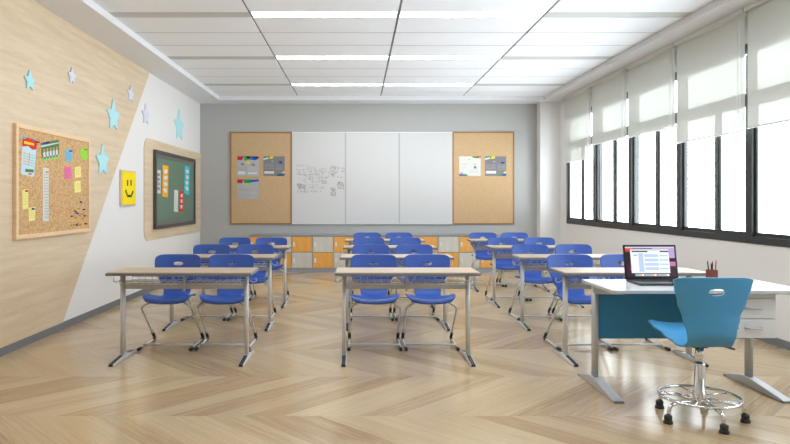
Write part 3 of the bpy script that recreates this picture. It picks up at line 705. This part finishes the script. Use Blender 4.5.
# ------------------------------------------------------------------ teacher's desk
DX0, DX1, DY0, DY1 = 1.65, 2.92, 4.134, 4.73
e = empty('teacher_desk', ((DX0+DX1)/2, (DY0+DY1)/2, 0), "white topped teacher's desk with teal modesty panel and grey legs at the right", 'desk')
cx, cy = (DX0+DX1)/2, (DY0+DY1)/2; hw_, hd = (DX1-DX0)/2, (DY1-DY0)/2
MB().prism(rrect(-hw_, hw_, -hd, hd, .02, n=4), 'z', .738, .76).build('desktop', M_deskwhite, e, .003, 2)
for s, X in ((-1, 1.725-cx), (1, 2.845-cx)):
    yl = 4.66-cy
    l = MB(); l.prism([(x+X, y+yl) for x, y in rrect(-.018, .018, -.035, .035, .016, n=5)], 'z', .05, .738, True); l.build('leg', M_steel2, e)
    f = MB(); y0, y1 = 4.235-cy, 4.915-cy
    f.prism([(y0, 0), (y0, .012), (y0+.03, .022), (yl-.12, .058), (yl-.03, .066), (yl+.04, .066), (yl+.1, .052), (y1-.03, .02), (y1, .012), (y1, 0)], 'x', X-.034, X+.034, False)
    ft = f.build('foot', M_steel2, e, .012, 3)
    for yy in (y0-.008, y1-.025):
        g_ = MB(); g_.box(X-.036, X+.036, yy, yy+.033, 0, .014); g_.build('foot_glide', mat('glide_grey', '#7E8184', .5) if 'glide_grey' not in bpy.data.materials else bpy.data.materials['glide_grey'], ft, .004, 2)
    a = MB(); a.prism([(-hd+.04, .728), (yl, .66), (yl+.03, .66), (yl+.03, .738), (-hd+.04, .738)], 'x', X-.016, X+.016); a.build('top_bracket', M_steel2, e, .003, 1)
MB().box(1.745-cx, 2.825-cx, 4.655-cy, 4.673-cy, .337, .737).build('modesty_panel', M_tealpanel, e, .002, 1)
# drawer pedestal hung under the top
px0, px1, py0, py1 = 2.39-cx, 2.745-cx, 4.20-cy, 4.64-cy
dp = MB().box(px0, px1, py0+.018, py1, .435, .737).build('drawer_case', M_drawer, e, .002, 1)
MB().box(px0+.002, px1-.002, py0+.004, py0+.018, .700, .735).build('top_rail', M_drawer, dp)
for i, (za, zb) in enumerate(((.438, .562), (.567, .696))):
    d = MB().box(px0+.002, px1-.002, py0, py0+.018, za, zb).build('drawer', M_drawer, e, .003, 2)
    mx_, mz = (px0+px1)/2+.03, (za+zb)/2+.005
    h = MB().tube(fillet([(mx_-.055, py0, mz), (mx_-.045, py0-.022, mz), (mx_+.045, py0-.022, mz), (mx_+.055, py0, mz)], .02, 4), [.006]*12, 8); h.build('handle', M_steel2, d)
    if i == 0:
        k_ = MB().tube([(mx_-.11, py0+.001, mz), (mx_-.11, py0-.006, mz)], .009, 12); k_.build('lock', M_chrome, d)

# ------------------------------------------------------------------ teacher's swivel chair
TC = (2.103, 3.94)
e = empty('swivel_chair', (TC[0], TC[1], 0), "teal plastic swivel chair with chrome foot ring at the teacher's desk", 'chair', None, PI)
tp = [(-.29, .52), (-.25, .54), (-.12, .518), (0, .472), (.085, .452), (.145, .52), (.155, .68), (.18, .887)]
thw = [(0, .13), (.05, .19), (.12, .228), (.22, .230), (.31, .20), (.39, .165), (.45, .148), (.52, .138), (.60, .147), (.70, .170), (.82, .205), (.93, .228), (1, .236)]
shell('seat_shell', M_teal, tp, thw, (-.012, .800, .050, .020), e, wing=.03, wrap=.03, back_from=.52, corner=.02)
u = MB(); u.prism([(x, y) for x, y in rrect(-.05, .05, -.10, .02, .02, n=3)], 'z', .436, .458); u.build('mounting_plate', M_black, e)
m1 = MB().tube(fillet([(.0, -.03, .452), (-.13, .0, .448), (-.205, .02, .43)], .03, 4), [.005]*6+[.007], 8); m1.build('height_lever', M_black, e)
c = MB(); c.lathe([(.024, .33), (.024, .45)]); c.build('gas_lift', M_chrome, e)
c = MB(); c.lathe([(.030, .085), (.038, .09), (.040, .10), (.040, .165), (.032, .17), (.032, .335), (.028, .345)]); c.build('column_sleeve', M_chrome, e)
ring = MB().tube([(.228*math.cos(2*PI*k/48), .228*math.sin(2*PI*k/48), .135) for k in range(48)], .0095, 8, closed=True); ring.build('foot_ring', M_chrome, e)
c = MB()
for k in range(5):
    a = math.radians(56+72*k+36)+PI; c.tube([(.045*math.cos(a), .045*math.sin(a), .135), (.222*math.cos(a), .222*math.sin(a), .135)], .006, 8)
c.build('ring_spokes', M_chrome, e)
for k in range(5):
    a = math.radians(56+72*k)+PI; ca, sa = math.cos(a), math.sin(a)
    l = MB().tube(fillet([(.045*ca, .045*sa, .105), (.13*ca, .13*sa, .115), (.235*ca, .235*sa, .108), (.25*ca, .25*sa, .04)], .07, 6), .0115, 10).build('base_leg', M_chrome, e)
    f = MB().lathe([(.026, 0), (.028, .005), (.027, .015), (.020, .019), (.023, .026), (.023, .046), (.016, .051)], (.25*ca, .25*sa, 0), 16); f.build('rubber_foot', M_black, l)

# ------------------------------------------------------------------ laptop, pen box
LXc, LY = (1.925+2.303)/2, 4.60
e = empty('laptop', (LXc, LY, .76), "open black-rimmed laptop with lit screen on the white teacher's desk", 'laptop')
hwid = .192
b = MB().prism(rrect(-hwid, hwid, -.245, 0, .012, n=4), 'z', .002, .016); b.build('base', M_lapalu, e, .003, 2)
kb = MB(); 
for r in range(5):
    for c in range(14): kb.box(-.145+c*.0209, -.128+c*.0209, -.045-r*.019-.015, -.045-r*.019, .0162, .0175)
kb.build('keyboard', M_lapb, e); MB().box(-.05, .05, -.235, -.165, .0161, .0166).build('trackpad', mat('trackpad', '#606266', .3), e)
lid = bpy.data.objects.new('lid', None)
til = math.radians(11)
def rot(y, z): return (y*math.cos(til)+z*math.sin(til), -y*math.sin(til)+z*math.cos(til))
def lidbox(mb, x0, x1, y0, y1, z0, z1):
    vs = []
    for x in (x0, x1):
        for y in (y0, y1):
            for z in (z0, z1):
                ry, rz = rot(y, z); vs.append((x, ry, rz+.014))
    mb.add(vs, [(0, 1, 3, 2), (4, 6, 7, 5), (0, 4, 5, 1), (2, 3, 7, 6), (0, 2, 6, 4), (1, 5, 7, 3)])
m_ = MB(); lidbox(m_, -hwid, hwid, 0, .007, 0, .250); lid = m_.build('lid', M_lapb, e, .003, 2)
m_ = MB(); sx0, sx1, sz0, sz1 = -hwid+.014, hwid-.014, .020, .236
cs_ = [screen('screen_dusk', '#3C2036', .9), screen('screen_sky', '#B9A2D6', 1), screen('screen_bar', '#D8CDEB', 1), screen('screen_page', '#F4F8FB', 1), screen('screen_blue', '#BBD2EE', 1), screen('screen_red', '#E03A28', 1), screen('screen_dark', '#241A24', 1),
       screen('screen_tool', '#D9DADF', 1), screen('screen_icon_blue', '#4AA0E8', 1), screen('screen_icon_green', '#5FC46A', 1), screen('screen_icon_orange', '#F0A040', 1), screen('screen_pink', '#C67AA8', 1)]
def sp(mi, u0, u1, v0, v1, lay):
    m_.mi = mi; x0, x1 = sx0+(sx1-sx0)*u0, sx0+(sx1-sx0)*u1; z0, z1 = sz0+(sz1-sz0)*v0, sz0+(sz1-sz0)*v1; y = -.0004-lay*.0003
    vs = []
    for x, z in ((x0, z0), (x1, z0), (x1, z1), (x0, z1)): ry, rz = rot(y, z); vs.append((x, ry, rz+.014))
    m_.add(vs, [(0, 1, 2, 3)])
sp(0, 0, 1, 0, 1, 0); sp(1, .55, 1, .62, .95, 1); sp(11, .8, 1, .35, .5, 1); sp(6, .8, 1, .5, .62, 2); sp(5, 0, .14, .84, .95, 1); sp(6, .0, .10, .45, .8, 1); sp(5, .08, .16, .22, .3, 1); sp(2, 0, 1, .95, 1, 2)
sp(3, .10, .88, .12, .86, 3); sp(7, .10, .88, .86, .92, 3); sp(6, .13, .45, .82, .86, 4); sp(6, .70, .88, .82, .86, 4)
for r in range(4): sp(4, .38, .66, .22+r*.145, .31+r*.145, 4); sp(4, .68, .86, .24+r*.145, .29+r*.145, 4)
sp(4, .26, .36, .16, .78, 4); sp(8, .16, .24, .70, .73, 4)
sp(7, .17, .86, .02, .09, 3)
for k in range(16): sp([8, 9, 10, 3, 5, 8][k % 6], .18+k*.042, .212+k*.042, .03, .08, 5)
m_.build('screen', cs_, lid)
e = empty('pen_holder', (2.532, 4.58, .76), "square reddish wooden pen holder on the teacher's desk", 'pen holder')
f = MB(); q = .029; t = .005
f.box(-q, q, -q, q, .001, .008); f.box(-q, -q+t, -q, q, .008, .086); f.box(q-t, q, -q, q, .008, .086); f.box(-q+t, q-t, -q, -q+t, .008, .086); f.box(-q+t, q-t, q-t, q, .008, .086)
f.build('box', M_penbox, e, .002, 1)
for (dx, dy, tx, ty, h, c, lab) in ((-.022, .0, -.010, .01, .150, '#1C2430', 'black pen leaning at the left of the pen holder'), (-.008, -.012, -.006, .0, .135, '#26384C', 'dark blue pen in the middle of the pen holder'), (.012, .008, .004, .006, .145, '#3A3A3E', 'dark grey pen right of the middle in the pen holder'), (.020, -.006, .012, -.004, .155, '#B8483A', 'red tipped pencil at the right of the pen holder')):
    m_ = MB(); m_.tube([(2.532+dx*.7, 4.58+dy, .7695), (2.532+dx*.7+tx*.9, 4.58+dy+ty*.9, .76+h*.9), (2.532+dx*.7+tx, 4.58+dy+ty, .76+h)], [.0042, .0042, .002], 8)
    tag(m_.build('pen', mat('pen_ink', c, .4)), lab, 'pen', 'pens in the wooden holder')
